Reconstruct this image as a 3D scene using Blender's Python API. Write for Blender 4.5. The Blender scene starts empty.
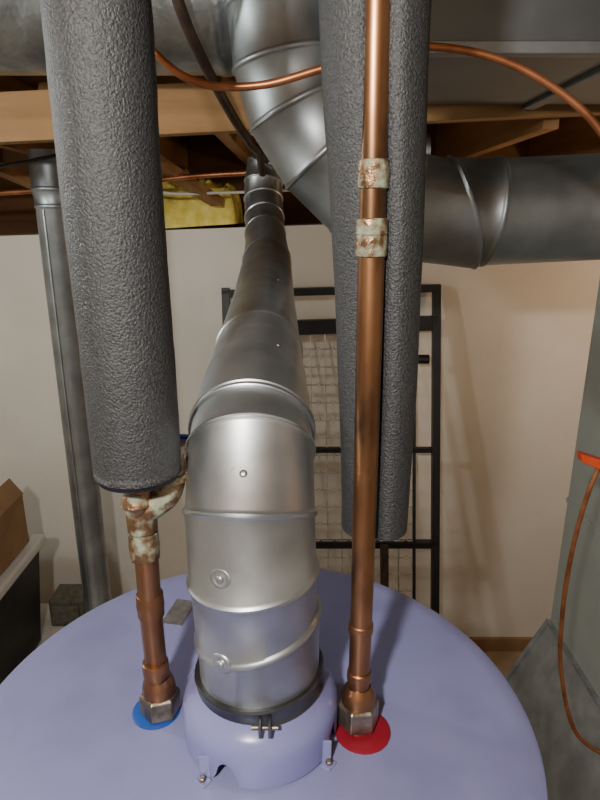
import bpy, math, random
from mathutils import Vector, Matrix, noise
random.seed(4)
D=bpy.data
# ------------------------------------------------------------ materials
def lin(c):
    return tuple((x/255/12.92 if x/255<=0.04045 else ((x/255+0.055)/1.055)**2.4) for x in c)+(1,)
def mat(name,c1,c2=None,scale=8,rough=.5,metal=0,bump=0,bscale=60,rough2=None,detail=4,lo=.35,hi=.65,vor=False,stretch=None,c3=None,c3s=20,c3lo=.6,c3hi=.7,spec=None,c3rough=False,bd=.004):
    m=D.materials.new(name); m.use_nodes=True; nt=m.node_tree; N=nt.nodes; L=nt.links
    b=N['Principled BSDF']; b.inputs['Roughness'].default_value=rough; b.inputs['Metallic'].default_value=metal
    if spec is not None: b.inputs['Specular IOR Level'].default_value=spec
    tc=N.new('ShaderNodeTexCoord'); mp=N.new('ShaderNodeMapping'); L.new(tc.outputs['Object'],mp.inputs['Vector'])
    if stretch: mp.inputs['Scale'].default_value=stretch
    if c2 is None: c2=c1
    n=N.new('ShaderNodeTexNoise'); n.inputs['Scale'].default_value=scale; n.inputs['Detail'].default_value=detail; out=n.outputs['Fac']
    L.new(mp.outputs[0],n.inputs['Vector'])
    r=N.new('ShaderNodeValToRGB'); L.new(out,r.inputs[0])
    r.color_ramp.elements[0].position=lo; r.color_ramp.elements[1].position=hi
    r.color_ramp.elements[0].color=lin(c1); r.color_ramp.elements[1].color=lin(c2)
    col=r.outputs[0]
    if c3:
        n3=N.new('ShaderNodeTexNoise'); n3.inputs['Scale'].default_value=c3s; n3.inputs['Detail'].default_value=5
        L.new(mp.outputs[0],n3.inputs['Vector'])
        r3=N.new('ShaderNodeMapRange'); r3.inputs[1].default_value=c3lo; r3.inputs[2].default_value=c3hi; L.new(n3.outputs['Fac'],r3.inputs[0])
        mx=N.new('ShaderNodeMixRGB'); L.new(r3.outputs[0],mx.inputs[0]); L.new(col,mx.inputs[1]); mx.inputs[2].default_value=lin(c3); col=mx.outputs[0]
        if c3rough:
            a=N.new('ShaderNodeMapRange'); L.new(r3.outputs[0],a.inputs[0]); a.inputs[3].default_value=metal; a.inputs[4].default_value=0.05; L.new(a.outputs[0],b.inputs['Metallic'])
            a=N.new('ShaderNodeMapRange'); L.new(r3.outputs[0],a.inputs[0]); a.inputs[3].default_value=rough; a.inputs[4].default_value=.85; L.new(a.outputs[0],b.inputs['Roughness'])
    L.new(col,b.inputs['Base Color'])
    if rough2 is not None:
        mr=N.new('ShaderNodeMapRange'); L.new(out,mr.inputs[0]); mr.inputs[3].default_value=rough; mr.inputs[4].default_value=rough2
        L.new(mr.outputs[0],b.inputs['Roughness'])
    if bump:
        nb=N.new('ShaderNodeTexNoise'); nb.inputs['Scale'].default_value=bscale; nb.inputs['Detail'].default_value=3
        L.new(tc.outputs['Object'],nb.inputs['Vector'])
        bp=N.new('ShaderNodeBump'); bp.inputs['Strength'].default_value=bump; bp.inputs['Distance'].default_value=bd
        L.new(nb.outputs['Fac'],bp.inputs['Height']); L.new(bp.outputs[0],b.inputs['Normal'])
    return m
M={}
M['galv']=mat('galvanised_steel',(158,162,164),(184,188,190),scale=20,rough=.36,metal=.92,bump=.10,bscale=11,rough2=.46,lo=.3,hi=.7)
M['duct']=mat('duct_steel',(140,146,150),(166,172,176),scale=14,rough=.38,metal=.92,bump=.12,bscale=8,rough2=.5,lo=.3,hi=.7)
M['trunk']=mat('trunk_steel',(104,110,113),(128,134,137),scale=6,rough=.36,metal=.9,bump=.2,bscale=5,rough2=.5,lo=.3,hi=.7)
M['foil']=mat('foil_wrap',(120,126,129),(160,166,168),scale=12,rough=.34,metal=.9,bump=1.0,bscale=22)
M['band']=mat('steel_band',(78,80,82),(104,106,108),scale=30,rough=.36,metal=.95)
M['foam']=mat('pipe_foam',(38,39,41),(60,61,63),scale=520,rough=.5,bump=.8,bscale=560,detail=1,lo=.3,hi=.7,spec=.5,bd=.0018)
M['copper']=mat('aged_copper',(170,124,88),(112,78,54),scale=22,rough=.28,metal=.92,rough2=.42,c3=(84,62,46),c3s=30,c3lo=.56,c3hi=.74,stretch=(1,1,.35))
M['cubright']=mat('soft_copper',(188,128,90),(152,96,64),scale=30,rough=.38,metal=.8)
M['flux']=mat('corroded_joint',(142,112,84),(108,84,62),scale=35,rough=.38,metal=.8,bump=.4,bscale=160,c3=(138,148,126),c3s=95,c3lo=.44,c3hi=.66,c3rough=True)
M['nut']=mat('union_nut',(160,152,138),(112,102,88),scale=60,rough=.38,metal=.9,bump=.2,bscale=80)
M['lav']=mat('lavender_enamel',(133,135,178),(126,128,172),scale=3,rough=.36,bump=.05,bscale=14,c3=(112,114,154),c3s=9,c3lo=.55,c3hi=.8)
M['lavhood']=mat('lavender_hood',(128,129,176),(119,120,168),scale=6,rough=.26)
M['blue']=mat('blue_ring',(34,84,165),(28,72,150),scale=10,rough=.4)
M['red']=mat('red_ring',(136,24,42),(116,18,34),scale=10,rough=.4)
M['black']=mat('black_paint',(18,18,20),(30,30,32),scale=20,rough=.45)
M['dark']=mat('dark_iron',(52,42,36),(76,62,50),scale=30,rough=.55,metal=.5)
M['wire']=mat('spring_wire',(200,200,198),(165,165,162),scale=40,rough=.3,metal=.5)
M['wall']=mat('painted_wall',(230,225,215),(218,212,201),scale=2.2,rough=.85,bump=.3,bscale=35)
M['floor']=mat('concrete_floor',(176,160,134),(146,130,108),scale=4,rough=.8,bump=.3,bscale=40)
M['wood']=mat('joist_wood',(172,130,84),(132,94,56),scale=14,rough=.75,stretch=(1,.12,1),bump=.2,bscale=50)
M['woodx']=mat('header_wood',(168,130,84),(130,94,58),scale=14,rough=.75,stretch=(.12,1,1),bump=.2,bscale=50)
M['wooddk']=mat('rim_wood',(128,90,56),(98,66,42),scale=10,rough=.85,stretch=(.2,1,1))
M['ins']=mat('glass_wool',(250,234,130),(232,208,92),scale=30,rough=.95,bump=1,bscale=70)
M['card']=mat('cardboard',(150,118,84),(130,100,70),scale=8,rough=.85)
M['white']=mat('white_plastic',(215,215,210),(200,200,195),scale=5,rough=.5)
M['block']=mat('cement_block',(112,110,98),(92,90,80),scale=50,rough=.95,bump=.8,bscale=90)
M['paper']=mat('paper',(205,202,190),(180,178,168),scale=12,rough=.8)
M['furn']=mat('furnace_panel',(158,164,160),(148,154,151),scale=4,rough=.5,metal=.2)
M['boot']=mat('boot_steel',(150,154,156),(172,176,178),scale=20,rough=.45,metal=.7)
M['orange']=mat('orange_plastic',(225,85,45),(205,70,35),scale=10,rough=.4)
M['rub']=mat('black_rubber',(20,20,20),(30,30,30),rough=.5)
M['bluev']=mat('blue_valve',(28,50,120),(35,60,140),rough=.4)
M['label']=mat('foil_label',(128,124,124),(108,104,106),scale=120,rough=.4,metal=.4)
M['mull']=mat('dim_plank',(130,98,66),(102,76,50),scale=8,rough=.9,stretch=(1,.1,1))
# ------------------------------------------------------------ helpers
def empty(name,loc=(0,0,0)):
    e=D.objects.new(name,None); e.location=loc; bpy.context.collection.objects.link(e); return e
def mk(name,verts,faces,m,parent=None,smooth=True,bevel=0,auto=None):
    me=D.meshes.new(name); me.from_pydata([tuple(v) for v in verts],[],faces); me.validate()
    import bmesh
    bm=bmesh.new(); bm.from_mesh(me); bmesh.ops.recalc_face_normals(bm,faces=bm.faces); bm.to_mesh(me); bm.free()
    o=D.objects.new(name,me); bpy.context.collection.objects.link(o); me.materials.append(M[m])
    if smooth: me.polygons.foreach_set('use_smooth',[True]*len(me.polygons))
    if auto:
        try: me.set_sharp_from_angle(angle=math.radians(auto))
        except Exception: pass
    if bevel:
        b=o.modifiers.new('bevel','BEVEL'); b.width=bevel; b.segments=2; b.limit_method='ANGLE'
    if parent: 
        o.parent=parent; o.matrix_parent_inverse=Matrix.Translation(-Vector(parent.location))
    return o
def box(name,lo,hi,m,parent=None,bevel=.002,taper=None):
    x0,y0,z0=lo;x1,y1,z1=hi
    v=[(x0,y0,z0),(x1,y0,z0),(x1,y1,z0),(x0,y1,z0),(x0,y0,z1),(x1,y0,z1),(x1,y1,z1),(x0,y1,z1)]
    f=[(0,3,2,1),(4,5,6,7),(0,1,5,4),(1,2,6,5),(2,3,7,6),(3,0,4,7)]
    return mk(name,v,f,m,parent,False,bevel)
def hexa(name,v,m,parent=None,bevel=.002):
    f=[(0,3,2,1),(4,5,6,7),(0,1,5,4),(1,2,6,5),(2,3,7,6),(3,0,4,7)]
    return mk(name,v,f,m,parent,False,bevel)
def bar(name,a,b,w,h,m,parent=None,bevel=.001):
    a=Vector(a);b=Vector(b);d=(b-a).normalized()
    up=Vector((0,0,1)) if abs(d.z)<.9 else Vector((0,1,0))
    s=d.cross(up).normalized(); u=s.cross(d)
    v=[]
    for p in (a,b):
        for i,j in ((-1,-1),(1,-1),(1,1),(-1,1)): v.append(p+s*i*w/2+u*j*h/2)
    f=[(0,1,2,3),(7,6,5,4),(0,4,5,1),(1,5,6,2),(2,6,7,3),(3,7,4,0)]
    return mk(name,v,f,m,parent,False,bevel)
def catmull(P,n=10):
    P=[Vector(p) for p in P]; Q=[P[0]*2-P[1]]+P+[P[-1]*2-P[-2]]; out=[]
    for i in range(1,len(Q)-2):
        for k in range(n):
            t=k/n; a,b,c,d=Q[i-1:i+3]
            out.append(.5*((2*b)+(c-a)*t+(2*a-5*b+4*c-d)*t*t+(3*b-a-3*c+d)*t**3))
    out.append(P[-1]); return out
def sweep(name,rings_def,m,parent=None,seg=32,caps=True,auto=None):
    """rings_def: list of (centre, direction, plane_normal, radius)"""
    V=[];F=[]
    ref=Vector((1,0,0)); d0=rings_def[0][1]
    if abs(d0.dot(ref))>.9: ref=Vector((0,0,1))
    for (c,d,n,r) in rings_def:
        ref=(ref-d*ref.dot(d)).normalized(); s2=d.cross(ref)
        for k in range(seg):
            a=2*math.pi*k/seg; p=c+(ref*math.cos(a)+s2*math.sin(a))*r
            dn=d.dot(n)
            if dn>.2: p=p+d*((c-p).dot(n)/dn)
            V.append(p)
    R=len(rings_def)
    for i in range(R-1):
        for k in range(seg):
            k2=(k+1)%seg; F.append((i*seg+k,i*seg+k2,(i+1)*seg+k2,(i+1)*seg+k))
    if caps: F.append(tuple(range(seg))[::-1]); F.append(tuple((R-1)*seg+k for k in range(seg)))
    return mk(name,V,F,m,parent,True,0,auto)
def tube(name,P,r,m,parent=None,seg=16,n=10,smooth=True):
    Q=catmull(P,n) if smooth else [Vector(p) for p in P]
    T=[]
    for i in range(len(Q)):
        a=Q[max(0,i-1)];b=Q[min(len(Q)-1,i+1)]; T.append((b-a).normalized())
    rr=r if callable(r) else (lambda t:r)
    return sweep(name,[(Q[i],T[i],T[i],rr(i/(len(Q)-1))) for i in range(len(Q))],m,parent,seg,auto=50)
def duct(name,P,R,m,parent=None,beads=None,seg=48,bh=.003,bw=.006,tilt={}):
    """segmented sheet-metal pipe with mitred, beaded joints"""
    P=[Vector(p) for p in P]; n=len(P); rings=[]
    rad=(lambda i:R[i]) if isinstance(R,(list,tuple)) else (lambda i:R)
    for i in range(n):
        if i==0: d=(P[1]-P[0]).normalized(); rings.append((P[0],d,d,rad(0))); continue
        if i==n-1: d=(P[-1]-P[-2]).normalized(); rings.append((P[-1],d,d,rad(i))); continue
        d1=(P[i]-P[i-1]).normalized(); d2=(P[i+1]-P[i]).normalized(); nn=(d1+d2).normalized()
        if i in tilt: nn=(nn+Vector(tilt[i])).normalized()
        if beads is None or i in beads:
            for s,h in ((-1.6,0),(-1.0,.45),(-.55,.9),(0,1),(.55,.9),(1.0,.45),(1.6,0)):
                d=d1 if s<0 else (d2 if s>0 else nn)
                rings.append((P[i]+nn*s*bw, (d1+d2).normalized() if s==0 else d, nn, rad(i)+h*bh))
        else: rings.append((P[i],nn,nn,rad(i)))
    return sweep(name,rings,m,parent,seg,auto=40)
def lathe(name,prof,c,m,parent=None,seg=64,zf=None,auto=35):
    V=[];F=[];n=len(prof)
    for i,(r,z) in enumerate(prof):
        for k in range(seg):
            a=2*math.pi*k/seg; zz=z if zf is None else zf(i,a,z)
            V.append((c[0]+r*math.cos(a),c[1]+r*math.sin(a),c[2]+zz))
    for i in range(n-1):
        for k in range(seg):
            k2=(k+1)%seg; F.append((i*seg+k,i*seg+k2,(i+1)*seg+k2,(i+1)*seg+k))
    if prof[0][0]>1e-4: F.append(tuple(range(seg))[::-1])
    if prof[-1][0]>1e-4: F.append(tuple((n-1)*seg+k for k in range(seg)))
    return mk(name,V,F,m,parent,True,0,auto)
def hexnut(name,c,r,z0,z1,m,parent=None,rot=0):
    V=[];ch=min(.0025,r*.25,(z1-z0)*.3)
    for z,rr in ((z0,r-ch),(z0+ch,r),(z1-ch,r),(z1,r-ch)):
        for k in range(6):
            a=rot+k*math.pi/3; V.append((c[0]+rr*math.cos(a),c[1]+rr*math.sin(a),z))
    F=[tuple(range(6))[::-1],tuple(range(18,24))]
    for i in range(3):
        for k in range(6):
            k2=(k+1)%6; F.append((i*6+k,i*6+k2,(i+1)*6+k2,(i+1)*6+k))
    return mk(name,V,F,m,parent,False,.0008)
# ------------------------------------------------------------ room shell
WY=2.36; XL=-2.0; XR=2.1; YB=-1.6; ZC=2.62
box('floor',(XL-.1,YB-.1,-.1),(XR+.1,WY+.5,0),'floor',bevel=0)
hexa('wall_back',[(XL,WY,0),(XR,WY,0),(XR,WY+.42,0),(XL,WY+.42,0),(XL,WY,1.85),(XR,WY,1.99),(XR,WY+.42,1.99),(XL,WY+.42,1.85)],'wall',bevel=0)
box('wall_left',(XL-.1,YB,0),(XL,WY+.42,ZC),'wall',bevel=0)
box('wall_right',(XR,YB,0),(XR+.1,WY+.42,ZC),'wall',bevel=0)
box('wall_front',(XL,YB-.1,0),(XR,YB,ZC),'wall',bevel=0)
box('ceiling',(XL,YB,ZC),(XR,WY+.5,ZC+.05),'mull',bevel=0)
box('wall_rim',(XL,WY+.42,1.8),(XR,WY+.47,ZC),'wooddk',bevel=0)
box('trim_baseboard',(.3,WY-.015,0),(XR,WY,.07),'card',bevel=.002)
# framing
fr=empty('floor_joists')
for i,x in enumerate((-1.75,-1.32,-.92,-.52,-.22,.18,.58,.98,1.38,1.78)):
    box('joist_%d'%i,(x,1.56,2.15),(x+.038,WY+.41,2.36),'wood',fr)
box('subfloor',(XL+.01,1.54,2.362),(XR-.01,WY+.41,2.38),'mull',fr,bevel=0)
hexa('header',[(-1.9,1.5,2.06),(2.0,1.5,2.235),(2.0,1.545,2.235),(-1.9,1.545,2.06),(-1.9,1.5,2.165),(2.0,1.5,2.34),(2.0,1.545,2.34),(-1.9,1.545,2.165)],'woodx',fr)
bar('brace',(-.62,1.62,2.25),(-.30,2.3,2.0),.05,.03,'wood',fr)
bar('brace_2',(-1.1,1.70,2.20),(-.86,2.3,2.02),.05,.03,'wood',fr)
# glass wool batt
gw=[];F=[];nx,ny=44,18
for j in range(ny+1):
    for i in range(nx+1):
        u=i/nx;v=j/ny; mn=min(u*.9,(1-u)*.9,v*.6,(1-v)*.6)
        e=min(1,mn/.14); e=math.sqrt(max(0,1-(1-e)**2))
        x=-.60+u*.36+.012*noise.noise(Vector((v*5,u*4,2))); y=WY-.02+v*.3+.02*noise.noise(Vector((u*6,v*3,7)))
        z=1.902+.022*u+e*(.185-.07*u+.09*noise.noise(Vector((x*12,y*12,0)))+.03*noise.noise(Vector((x*40,y*40,3))))
        gw.append((x,y,z))
for j in range(ny):
    for i in range(nx):
        a=j*(nx+1)+i; F.append((a,a+1,a+nx+2,a+nx+1))
mk('insulation_batt',gw,F,'ins')
# ------------------------------------------------------------ water heater
HC=(-.047,.470); HZ=1.488
wh=empty('water_heater',(HC[0],HC[1],0))
R=.269
prof=[(R-.02,.02),(R-.004,.03),(R-.004,.06),(R,.07),(R,1.44),(R+.002,1.445),(R+.002,1.478),(R,1.483),(R-.005,1.486),(R-.02,1.4872),(R*.5,HZ),(.0001,HZ+.0005)]
lathe('tank',prof,(HC[0],HC[1],0),'lav',wh,seg=128)
for k in range(3):
    a=k*2.094+.5; lathe('foot_%d'%k,[(.02,0),(.02,.025)],(HC[0]+.2*math.cos(a),HC[1]+.2*math.sin(a),0),'black',wh,seg=20)
def ring(nm,c,r,m):
    lathe(nm,[(.012,0),(r,0),(r,.0020),(r-.002,.0028),(.012,.0028)],(c[0],c[1],HZ-.0005),m,wh,seg=48)
CP=(-.135,.470); HP=(.0545,.454)
ring('cold_port_ring',(-.140,.472),.0232,'blue'); ring('hot_port_ring',(.0585,.448),.0262,'red')
# draft hood
FC=(-.037,.457)
legs=[math.pi/4+.15+k*math.pi/2 for k in range(4)]
def notch(a):
    best=0
    for l in legs:
        d=(a-(l+.27)+math.pi)%(2*math.pi)-math.pi
        w=abs(d)/.15
        if w<1: best=max(best,math.sqrt(1-w*w))
    return best
def zf(i,a,z):
    if i in (0,11): return z+.021*notch(a)
    if i in (1,10): return z+.018*notch(a)
    return z
prof=[(.0715,.003),(.0718,.007),(.0722,.026),(.0720,.034),(.0700,.041),(.0650,.0475),(.0605,.051),(.0575,.058),(.0550,.058),(.063,.042),(.0700,.007),(.0700,.003)]
V=[];F=[];seg=160;n=len(prof)
for i,(r,z) in enumerate(prof):
    for k in range(seg):
        a=2*math.pi*k/seg; zz=zf(i,a,z); V.append((FC[0]+r*math.cos(a),FC[1]+r*math.sin(a),HZ+zz))
for i in range(n):
    for k in range(seg):
        k2=(k+1)%seg;i2=(i+1)%n; F.append((i*seg+k,i*seg+k2,i2*seg+k2,i2*seg+k))
mk('draft_hood',V,F,'lavhood',wh,True,0,50)
for k,a in enumerate(legs):
    d=Vector((math.cos(a),math.sin(a),0)); p=Vector((FC[0],FC[1],HZ+.001))
    bar('hood_leg_%d'%k,p+d*.0726,p+d*.0730+Vector((0,0,.024)),.012,.0018,'lavhood',wh)
    bar('hood_foot_%d'%k,p+d*.072,p+d*.082,.012,.0020,'lavhood',wh)
    hexnut('hood_screw_%d'%k,tuple(p+d*.0778)[:2],.0034,HZ+.002,HZ+.006,'nut',wh)
lathe('flue_baffle',[(.045,0),(.045,.01),(.0001,.012)],(FC[0],FC[1],HZ),'black',wh,seg=32)
hexa('rating_label',[(-.165,.605,HZ-.001),(-.140,.600,HZ-.001),(-.130,.645,HZ-.001),(-.155,.650,HZ-.001),(-.165,.605,HZ+.0012),(-.140,.600,HZ+.0012),(-.130,.645,HZ+.0012),(-.155,.650,HZ+.0012)],'label',wh,0)
# ------------------------------------------------------------ flue
fl=empty('flue_pipe',(FC[0],FC[1],1.53))
FP=[(-.037,.457,1.536),(-.038,.455,1.606),(-.040,.450,1.660),(-.042,.458,1.712),(-.043,.490,1.752),(-.045,.545,1.775),(-.052,.74,1.785),(-.062,1.03,1.808),(-.073,1.36,1.852),(-.083,1.52,1.880),(-.090,1.62,1.905),(-.096,1.69,1.945),(-.100,1.735,1.995),(-.1,1.755,2.04),(-.095,1.765,2.075),(-.06,1.77,2.105),(.02,1.78,2.115),(.35,1.78,2.12)]
Rr=[.0545,.0545,.0545,.0545,.0545,.054,.0535,.053,.053,.052,.052,.052,.052,.052,.05,.05,.05,.05]
duct('elbow_and_run',FP,Rr,'galv',fl,seg=72,bh=.0026,bw=.0028,tilt={1:(-.22,0,0),2:(-.05,-.05,0),3:(.05,0,0)},beads={1,2,3,4,6,8,10,11,12,13,14,15})
def collar(nm,c,d,r,w,m='band',parent=fl,ear=None):
    d=Vector(d).normalized(); c=Vector(c)
    rg=[]
    for s,h in ((-w,-.0015),(-w,.0018),(-w*.75,.0028),(-w*.5,.0016),(w*.5,.0016),(w*.75,.0028),(w,.0018),(w,-.0015)):
        rg.append((c+d*s,d,d,r+h))
    sweep(nm,rg,m,parent,64,auto=40)
collar('base_collar',(-.037,.457,1.549),(-.05,0,1),.0566,.0095)
collar('joint_band',(-.0437,.515,1.7625),(0,.93,.38),.0551,.004,'galv')
box('clamp_ear_a',(-.034,.3885,1.541),(-.0315,.401,1.554),'band',fl,.0005)
box('clamp_ear_b',(-.026,.3885,1.541),(-.0235,.401,1.554),'band',fl,.0005)
tube('clamp_bolt',[(-.040,.393,1.548),(-.018,.393,1.548)],.002,'nut',fl,12,smooth=False)
def dimple(i,c,nv,R=.0105):
    c=Vector(c); nv=Vector(nv).normalized()
    rg=[]
    for s,r in ((-.004,R+.003),(.0004,R+.002),(.0018,R),(.0016,R-.002),(.0004,R-.004),(.0000,.004),(.0006,.0034),(.0026,.0032),(.0034,.0024),(.0038,.001)):
        rg.append((c+nv*s,nv,nv,max(r,.0008)))
    sweep('dimple_%d'%i,rg,'galv',fl,32,auto=60)
def onpipe(p,ang,axis,r=.0545):
    axis=Vector(axis).normalized(); x=Vector((1,0,0)); x=(x-axis*x.dot(axis)).normalized(); b=axis.cross(x)
    nv=x*math.sin(ang)-b*math.cos(ang); return Vector(p)+nv*r,nv
for i,(p,ang,ax,r) in enumerate([((-.0425,.471,1.7265),-.02,(-.02,.60,.80),.0545),((-.041,.453,1.676),-.38,(-.04,.15,.99),.0545),((-.038,.455,1.6025),-.50,(-.03,-.04,1),.0548)]):
    c,nv=onpipe(p,ang,ax,r-.0003); dimple(i,c,nv,.0095 if i==0 else .0078)
for i,(p,ax) in enumerate([((-.048,.60,1.777),(0,1,.05)),((-.060,.98,1.804),(0,1,.08))]):
    c,nv=onpipe(p,.5,ax,.053)
    tube('screw_%d'%i,[c,c+nv*.003],.0025,'nut',fl,8,smooth=False)
# ------------------------------------------------------------ big warm-air duct
bd_=empty('round_supply_duct',(.3,1.2,1.96))
BP=[(-.02,1.2,2.60),(-.03,1.2,2.42),(-.030,1.2,2.30),(-.022,1.2,2.215),(.0,1.2,2.14),(.05,1.2,2.065),(.115,1.2,2.005),(.20,1.2,1.968),(.31,1.2,1.956),(.36,1.2,1.957),(.66,1.2,1.97),(1.5,1.2,2.0)]
duct('duct_run',BP,.097,'duct',bd_,seg=72,bh=.004,bw=.0045,beads={2,3,4,5,6,7,8,9,10},tilt={8:(0,0,.35),9:(0,0,-.12)})
sd=empty('wrapped_duct',(-.9,1.34,2.36))
Q=[(x,1.34,2.365) for x in (-1.95,-1.6,-1.3,-1.0,-.7,-.4,-.15)]+[(.0,1.34,2.365)]
duct('wrapped_run',Q,.142,'foil',sd,seg=64,bh=.003,bw=.01)
td=empty('trunk_duct',(1,1.4,2.3))
box('trunk_body',(.15,1.02,2.19),(2.05,1.48,2.55),'trunk',td,.003)
for i,x in enumerate((.5,.98,1.5)):
    box('drive_cleat_%d'%i,(x,1.012,2.18),(x+.03,1.49,2.555),'trunk',td,.003)
box('s_slip_edge',(.15,1.005,2.182),(2.05,1.03,2.20),'duct',td,.002)
# ------------------------------------------------------------ vertical duct at left
ld=empty('vent_stack',(-.765,1.95,0))
duct('stack_run',[(-.765,1.95,0),(-.765,1.95,.55),(-.765,1.95,1.05),(-.765,1.95,1.98),(-.765,1.95,2.03),(-.765,1.95,2.14)],[.05,.05,.05,.05,.055,.055],'duct',ld,seg=48,bh=.003,bw=.005,beads={1,3,4})
bar('stack_seam',(-.775,1.8985,.01),(-.775,1.8985,1.97),.005,.004,'duct',ld)
# ------------------------------------------------------------ foam insulated cold pipe
cp=empty('cold_water_pipe',(CP[0],CP[1],HZ))
def foam_tube(nm,P,r,m,parent,seg=48,seed=0,bottom_round=True):
    Q=catmull(P,14); T=[]
    for i in range(len(Q)):
        a=Q[max(0,i-1)];b=Q[min(len(Q)-1,i+1)];T.append((b-a).normalized())
    rg=[]
    d=T[0]
    for s,k in ((.012,.35),(.004,.42),(0,.6),(.0005,.8),(.003,.93),(.008,1.0)):
        rg.append((Q[0]+d*s,d,d,r*k))
    for i in range(1,len(Q)): rg.append((Q[i],T[i],T[i],r*(1+.025*noise.noise(Vector((seed,0,i*.35))))))
    return sweep(nm,rg,m,parent,seg)
foam_tube('foam_sleeve',[(-.132,.452,1.744),(-.132,.451,1.85),(-.133,.45,1.97),(-.132,.45,2.1),(-.131,.45,2.3),(-.131,.45,2.61)],.0350,'foam',cp)
tube('riser',[(-.135,.468,1.515),(-.1355,.465,1.60),(-.1335,.459,1.68),(-.132,.454,1.76)],.0102,'copper',cp,24)
hexnut('union_nut',CP,.0195,1.490,1.514,'nut',cp,.3)
lathe('union_collar',[(.0155,1.513),(.0160,1.521),(.0140,1.528),(.0115,1.533)],(CP[0],CP[1],0),'copper',cp,32)
lathe('nipple',[(.0135,1.488),(.0135,1.493)],(CP[0],CP[1],0),'copper',cp,32)
for i,(z,w,m) in enumerate(((1.615,.012,'copper'),(1.680,.013,'flux'),(1.708,.014,'flux'),(1.545,.008,'copper'))):
    x=-.1353 if z<1.65 else -.134; y=.465 if z<1.65 else .457
    k=1.0 if m=='copper' else 1.05
    lathe('coupling_%d'%i,[(.0104,-w),(.0120*k,-w+.001),(.0122*k,-w*.3),(.0126*k,0),(.0122*k,w*.3),(.0120*k,w-.001),(.0104,w)],(x,y,z),m,cp,28)
tube('tee_branch',[(-.134,.456,1.712),(-.122,.458,1.719),(-.112,.462,1.727),(-.107,.464,1.745),(-.107,.464,1.77)],lambda t:.0118,'flux',cp,24)
lathe('elbow_lip',[(.0108,-.004),(.0142,-.003),(.0142,.003),(.0108,.004)],(-.107,.464,1.742),'flux',cp,28)
lathe('elbow_heel',[(.0001,-.013),(.009,-.010),(.0135,0),(.010,.01),(.0001,.013)],(-.136,.453,1.722),'flux',cp,24)
tube('valve_stem',[(-.106,.464,1.75),(-.103,.50,1.742),(-.103,.53,1.735)],.006,'nut',cp,14)
box('valve_lever',(-.119,.52,1.728),(-.099,.528,1.756),'bluev',cp,.002)
lathe('valve_body',[(.004,-.014),(.010,-.012),(.011,0),(.010,.012),(.004,.014)],(-.108,.515,1.740),'bluev',cp,20)
# ------------------------------------------------------------ hot pipe + open foam sleeve
hp=empty('hot_water_pipe',(HP[0],HP[1],HZ))
tube('riser',[(.0545,.454,1.515),(.0540,.451,1.66),(.0525,.446,1.82),(.0510,.444,1.95),(.0490,.443,2.08),(.047,.443,2.3),(.045,.443,2.61)],.0098,'copper',hp,32)
hexnut('union_nut',HP,.0200,1.493,1.518,'nut',hp,.1)
lathe('union_collar',[(.0155,1.517),(.0160,1.524),(.0138,1.531),(.0110,1.536)],(HP[0],HP[1],0),'copper',hp,32)
lathe('nipple',[(.014,1.488),(.014,1.496)],(HP[0],HP[1],0),'copper',hp,32)
for i,(z,x,w,m) in enumerate(((1.930,.0512,.008,'flux'),(1.943,.0511,.006,'flux'),(1.978,.0507,.010,'flux'),(1.60,.0542,.005,'copper'),(1.548,.0544,.006,'copper'))):
    k=1.0 if m=='copper' else 1.03
    lathe('coupling_%d'%i,[(.0099,-w),(.0110*k,-w+.001),(.0112*k,-w*.3),(.0113*k,0),(.0112*k,w*.3),(.0110*k,w-.001),(.0099,w)],(x,.4443 if z>1.8 else .4525,z),m,hp,32)
def cfoam(nm,P,parent):
    V=[];F=[];ns=0
    Q=catmull(P,14);n=len(Q)
    def prof(r,gap,th):
        pts=[]
        a0=gap; a1=2*math.pi-gap; K=36
        rm=r-th/2
        for k in range(K+1):
            a=a0+(a1-a0)*k/K; pts.append((r,a))
        out=[(rr*math.sin(a),-rr*math.cos(a)) for rr,a in pts]
        cx,cy=rm*math.sin(a1),-rm*math.cos(a1); base=math.atan2(out[-1][1]-cy,out[-1][0]-cx)
        for k in range(1,8): out.append((cx+th/2*math.cos(base+math.pi*k/8),cy+th/2*math.sin(base+math.pi*k/8)))
        ri=r-th
        for k in range(K+1):
            a=a1+(a0-a1)*k/K; out.append((ri*math.sin(a),-ri*math.cos(a)))
        cx,cy=rm*math.sin(a0),-rm*math.cos(a0); base=math.atan2(out[-1][1]-cy,out[-1][0]-cx)
        for k in range(1,8): out.append((cx+th/2*math.cos(base+math.pi*k/8),cy+th/2*math.sin(base+math.pi*k/8)))
        return out
    for i,q in enumerate(Q):
        t=i/(n-1); z=q.z
        r=.0285+.010*max(0,min(1,(z-1.68)/.42)); 
        r*=1+.02*noise.noise(Vector((5,1,z*14)))
        sh=1.0
        if i==0: sh=.86
        elif i==1: sh=.97
        pr=prof(r,.50,.0205)
        for x,y in pr:
            V.append((q.x+x*sh,q.y+y*sh,z))
    ns=len(pr)
    for i in range(n-1):
        for k in range(ns):
            k2=(k+1)%ns; F.append((i*ns+k,i*ns+k2,(i+1)*ns+k2,(i+1)*ns+k))
    F.append(tuple(range(ns))[::-1]); F.append(tuple((n-1)*ns+k for k in range(ns)))
    return mk(nm,V,F,'foam',parent)
cfoam('split_foam_sleeve',[(.066,.478,1.690),(.066,.4775,1.696),(.064,.475,1.80),(.058,.472,1.95),(.051,.470,2.08),(.049,.470,2.3),(.049,.470,2.61)],hp)
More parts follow.
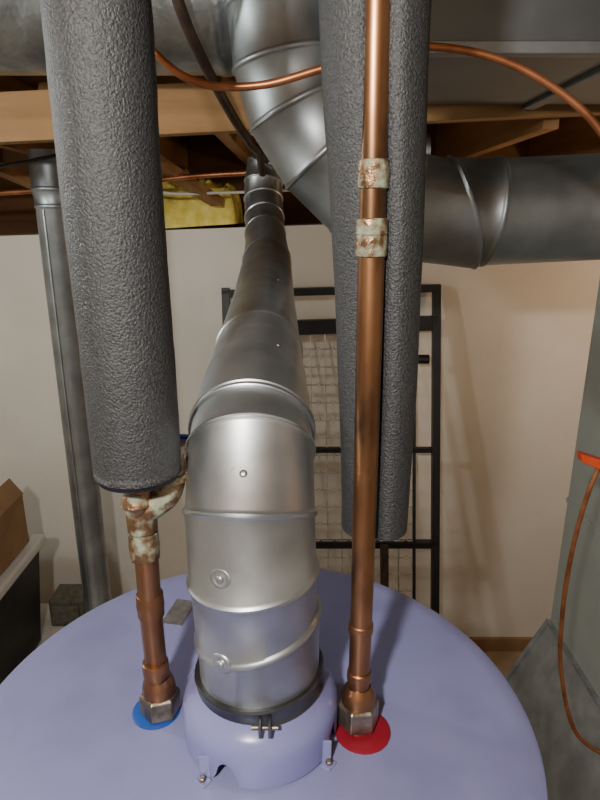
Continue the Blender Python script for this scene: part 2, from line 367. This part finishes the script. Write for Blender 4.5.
# ------------------------------------------------------------ thin tubing and pipes overhead
tube('soft_copper_tubing',[(-.30,.72,2.50),(-.24,.71,2.30),(-.185,.7,2.165),(-.150,.7,2.112),(-.105,.7,2.084),(-.042,.7,2.082),(.021,.7,2.097),(.08,.7,2.112),(.135,.7,2.118),(.208,.7,2.106),(.275,.7,2.075),(.325,.7,2.035),(.38,.7,1.96),(.50,.72,1.8)],.0042,'cubright',seg=12)
tube('gas_pipe',[(-.27,.98,2.61),(-.225,1.08,2.40),(-.19,1.13,2.26),(-.152,1.3,2.172),(-.118,1.48,2.115),(-.103,1.62,2.10),(-.100,1.70,2.06)],.0100,'dark',seg=14)
tube('copper_branch_line',[(-1.95,2.06,1.99),(-.95,2.06,2.025),(-.5,2.06,2.06),(-.16,2.06,2.085),(1.0,2.06,2.13)],.0085,'cubright',seg=12)
tube('electrical_cable',[(-.70,2.18,2.14),(-.5,2.19,2.035),(-.25,2.2,2.03),(0,2.2,2.04),(.3,2.2,2.06),(.6,2.2,2.14)],.005,'white',seg=10)
tube('electrical_cable.001',[(-1.4,1.9,2.14),(-1.1,1.9,2.09),(-.98,1.9,2.08),(-.80,1.86,2.10),(-.6,1.86,2.14)],.005,'rub',seg=10)
# ------------------------------------------------------------ folding bed frame leaning on wall
bf=empty('folding_bed_frame',(.12,2.1,0))
def rk(x,z,dy=0): 
    return Vector((x+(1.685-z)*.02, 2.31-(1.685-z)*.19+dy, z))
XLf,XRf=-.283,.52
for nm,x in (('rail_left',XLf),('rail_right',XRf)):
    bar(nm,rk(x,.0),rk(x,1.69),.030,.03,'black',bf)
bar('rail_top',rk(XLf-.015,1.668),rk(XRf+.015,1.69),.03,.028,'black',bf)
bar('cross_upper',rk(XLf,1.535),rk(XRf,1.56),.03,.055,'black',bf)
bar('cross_mid',rk(XLf,1.075),rk(XRf,1.075),.02,.020,'black',bf)
bar('cross_low',rk(XLf,.70),rk(XRf,.70),.03,.026,'black',bf)
bar('cross_foot',rk(XLf,.16),rk(XRf,.16),.03,.03,'black',bf)
bar('inner_rail_right',rk(.435,.16,.0),rk(.435,1.55,.0),.012,.016,'black',bf)
bar('inner_rail_left',rk(-.20,.16),rk(-.20,1.55),.012,.016,'black',bf)
bar('folding_leg',rk(.31,.10,-.05),rk(.31,.72,-.05),.03,.03,'dark',bf)
tube('hinge_knob',[rk(.445,1.43,-.03),rk(.485,1.43,-.03)],.018,'black',bf,16,smooth=False)
def wires():
    cu=D.curves.new('spring_mesh','CURVE'); cu.dimensions='3D'; cu.bevel_depth=.0029; cu.bevel_resolution=2
    def add(pts):
        s=cu.splines.new('POLY'); s.points.add(len(pts)-1)
        for p,q in zip(s.points,pts): p.co=(q[0],q[1],q[2],1)
    nx=11; x0,x1=-.19,.43
    nz=20; z0,z1=.17,1.53
    for i in range(nx+1):
        x=x0+(x1-x0)*i/nx
        add([rk(x,z0),rk(x,z1)])
    for j in range(nz+1):
        z=z0+(z1-z0)*j/nz
        pts=[]
        for i in range(nx):
            a=x0+(x1-x0)*i/nx; w=(x1-x0)/nx
            pts+= [rk(a,z,-.003),rk(a+w*.35,z,-.003),rk(a+w*.42,z+.009,-.003),rk(a+w*.5,z-.009,-.003),rk(a+w*.58,z+.009,-.003),rk(a+w*.65,z,-.003)]
        pts.append(rk(x1,z,-.003)); add(pts)
    o=D.objects.new('spring_mesh',cu); cu.materials.append(M['wire']); bpy.context.collection.objects.link(o)
    o.parent=bf; o.matrix_parent_inverse=Matrix.Translation(-Vector(bf.location))
wires()
# ------------------------------------------------------------ clutter at left
sb=empty('wooden_crate',(-1.05,1.8,0))
for i in range(4):
    box('front_slat_%d'%i,(-1.42,1.44,.02+i*.095),(-.84,1.455,.10+i*.095),'card',sb)
    box('side_slat_%d'%i,(-.855,1.455,.02+i*.095),(-.84,2.15,.10+i*.095),'card',sb)
box('crate_core',(-1.40,1.456,0),(-.857,2.14,.39),'card',sb)
box('crate_lid',(-1.42,1.44,.39),(-.84,2.15,.405),'paper',sb)
bt=empty('storage_tote',(-1.2,1.7,.406))
hexa('tote_body',[(-1.40,1.47,.406),(-.985,1.47,.406),(-.985,1.92,.406),(-1.40,1.92,.406),(-1.42,1.45,.80),(-.955,1.45,.80),(-.955,1.95,.80),(-1.42,1.95,.80)],'black',bt,.006)
box('tote_lid',(-1.44,1.43,.80),(-.935,1.97,.835),'white',bt,.008)
box('tote_lid_rib',(-1.40,1.47,.835),(-.975,1.93,.842),'white',bt,.003)
cb=empty('cardboard_box',(-1.2,1.75,.842))
box('carton',(-1.40,1.55,.843),(-.965,1.90,1.03),'card',cb,.003)
hexa('flap',[(-.965,1.55,1.025),(-.965,1.90,1.025),(-.962,1.90,1.03),(-.962,1.55,1.03),(-1.00,1.56,1.09),(-1.00,1.89,1.09),(-.997,1.89,1.092),(-.997,1.56,1.092)],'card',cb,0)
kb=empty('concrete_block',(-.88,1.86,.406))
box('block_body',(-.98,2.0,.406),(-.845,2.12,.52),'block',kb,.005)
box('block_web',(-.965,1.985,.42),(-.86,2.0,.505),'block',kb,.004)
pp=empty('newspaper_stack',(-.9,1.7,.406))
for i in range(5):
    a=(.06*i-.12); c=Vector((-.895,1.80+.008*i,.407+.006*i)); v=[]
    for z in (0,.005):
        for sx,sy in ((-1,-1),(1,-1),(1,1),(-1,1)):
            x=sx*.04;y=sy*.13; v.append((c.x+x*math.cos(a)-y*math.sin(a),c.y+x*math.sin(a)+y*math.cos(a),c.z+z))
    hexa('sheet_%d'%i,v,'paper',pp,0)
# ------------------------------------------------------------ furnace at right
fu=empty('furnace',(1.1,1.2,0))
box('cabinet',(.736,.85,.81),(1.45,1.5,1.853),'furn',fu,.004)
box('cabinet_seam',(.732,.85,1.20),(.740,1.5,1.212),'furn',fu,.001)
hexa('return_boot',[(.60,.80,.50),(1.45,.80,.50),(1.45,1.52,.50),(.60,1.52,.50),(.736,.85,.812),(1.45,.85,.812),(1.45,1.5,.812),(.736,1.5,.812)],'boot',fu,.004)
box('boot_base',(.61,.82,0),(1.45,1.51,.50),'boot',fu,.004)
bar('boot_flange',(.60,.80,.50),(.60,1.52,.50),.02,.02,'boot',fu)
bar('boot_flange_upper',(.734,.85,.812),(.734,1.5,.812),.018,.012,'boot',fu)
bar('boot_edge',(.60,1.52,.50),(.734,1.5,.812),.014,.014,'boot',fu)
ot=empty('orange_clip_line',(.46,.9,1.57))
tube('line',[(.485,.9,1.56),(.472,.9,1.5),(.462,.9,1.40),(.462,.9,1.28),(.475,.9,1.16),(.52,.9,1.02),(.6,.9,.95)],.0040,'cubright',ot,12)
hexa('clip',[(.450,.885,1.575),(.52,.885,1.545),(.52,.905,1.545),(.450,.905,1.575),(.446,.885,1.59),(.50,.885,1.572),(.50,.905,1.572),(.446,.905,1.59)],'orange',ot,.002)
tube('clip_arm',[(.50,.895,1.56),(.60,.895,1.55),(.735,.895,1.54)],.005,'orange',ot,10)
tube('control_wire',[(.735,1.3,1.83),(.69,1.28,1.82),(.66,1.27,1.79),(.67,1.27,1.75),(.735,1.28,1.73)],.004,'rub',seg=8)
# ------------------------------------------------------------ lights
def point(name,loc,r,power,col):
    l=D.lights.new(name,'POINT'); l.shadow_soft_size=r; l.energy=power; l.color=col
    o=D.objects.new(name,l); o.location=loc; bpy.context.collection.objects.link(o); return o
point('ceiling_bulb',(-.20,-.24,2.20),.028,52,(1,.95,.88))
point('work_bulb',(-1.25,.9,2.20),.05,24,(.93,.98,.95))
point('wall_fill_warm',(1.25,1.62,1.75),.05,8,(1,.66,.42))  # added warm fill hidden behind the furnace, brightens the back wall
w=D.worlds.new('room_ambient'); bpy.context.scene.world=w; w.use_nodes=True
w.node_tree.nodes['Background'].inputs[0].default_value=(.7,.7,.7,1); w.node_tree.nodes['Background'].inputs[1].default_value=.2
# ------------------------------------------------------------ camera
c=D.cameras.new('camera'); c.lens=27; c.sensor_width=36; c.clip_start=.02
co=D.objects.new('camera',c); co.location=(0,0,1.95); co.rotation_euler=(math.radians(73),0,0)
bpy.context.collection.objects.link(co); bpy.context.scene.camera=co
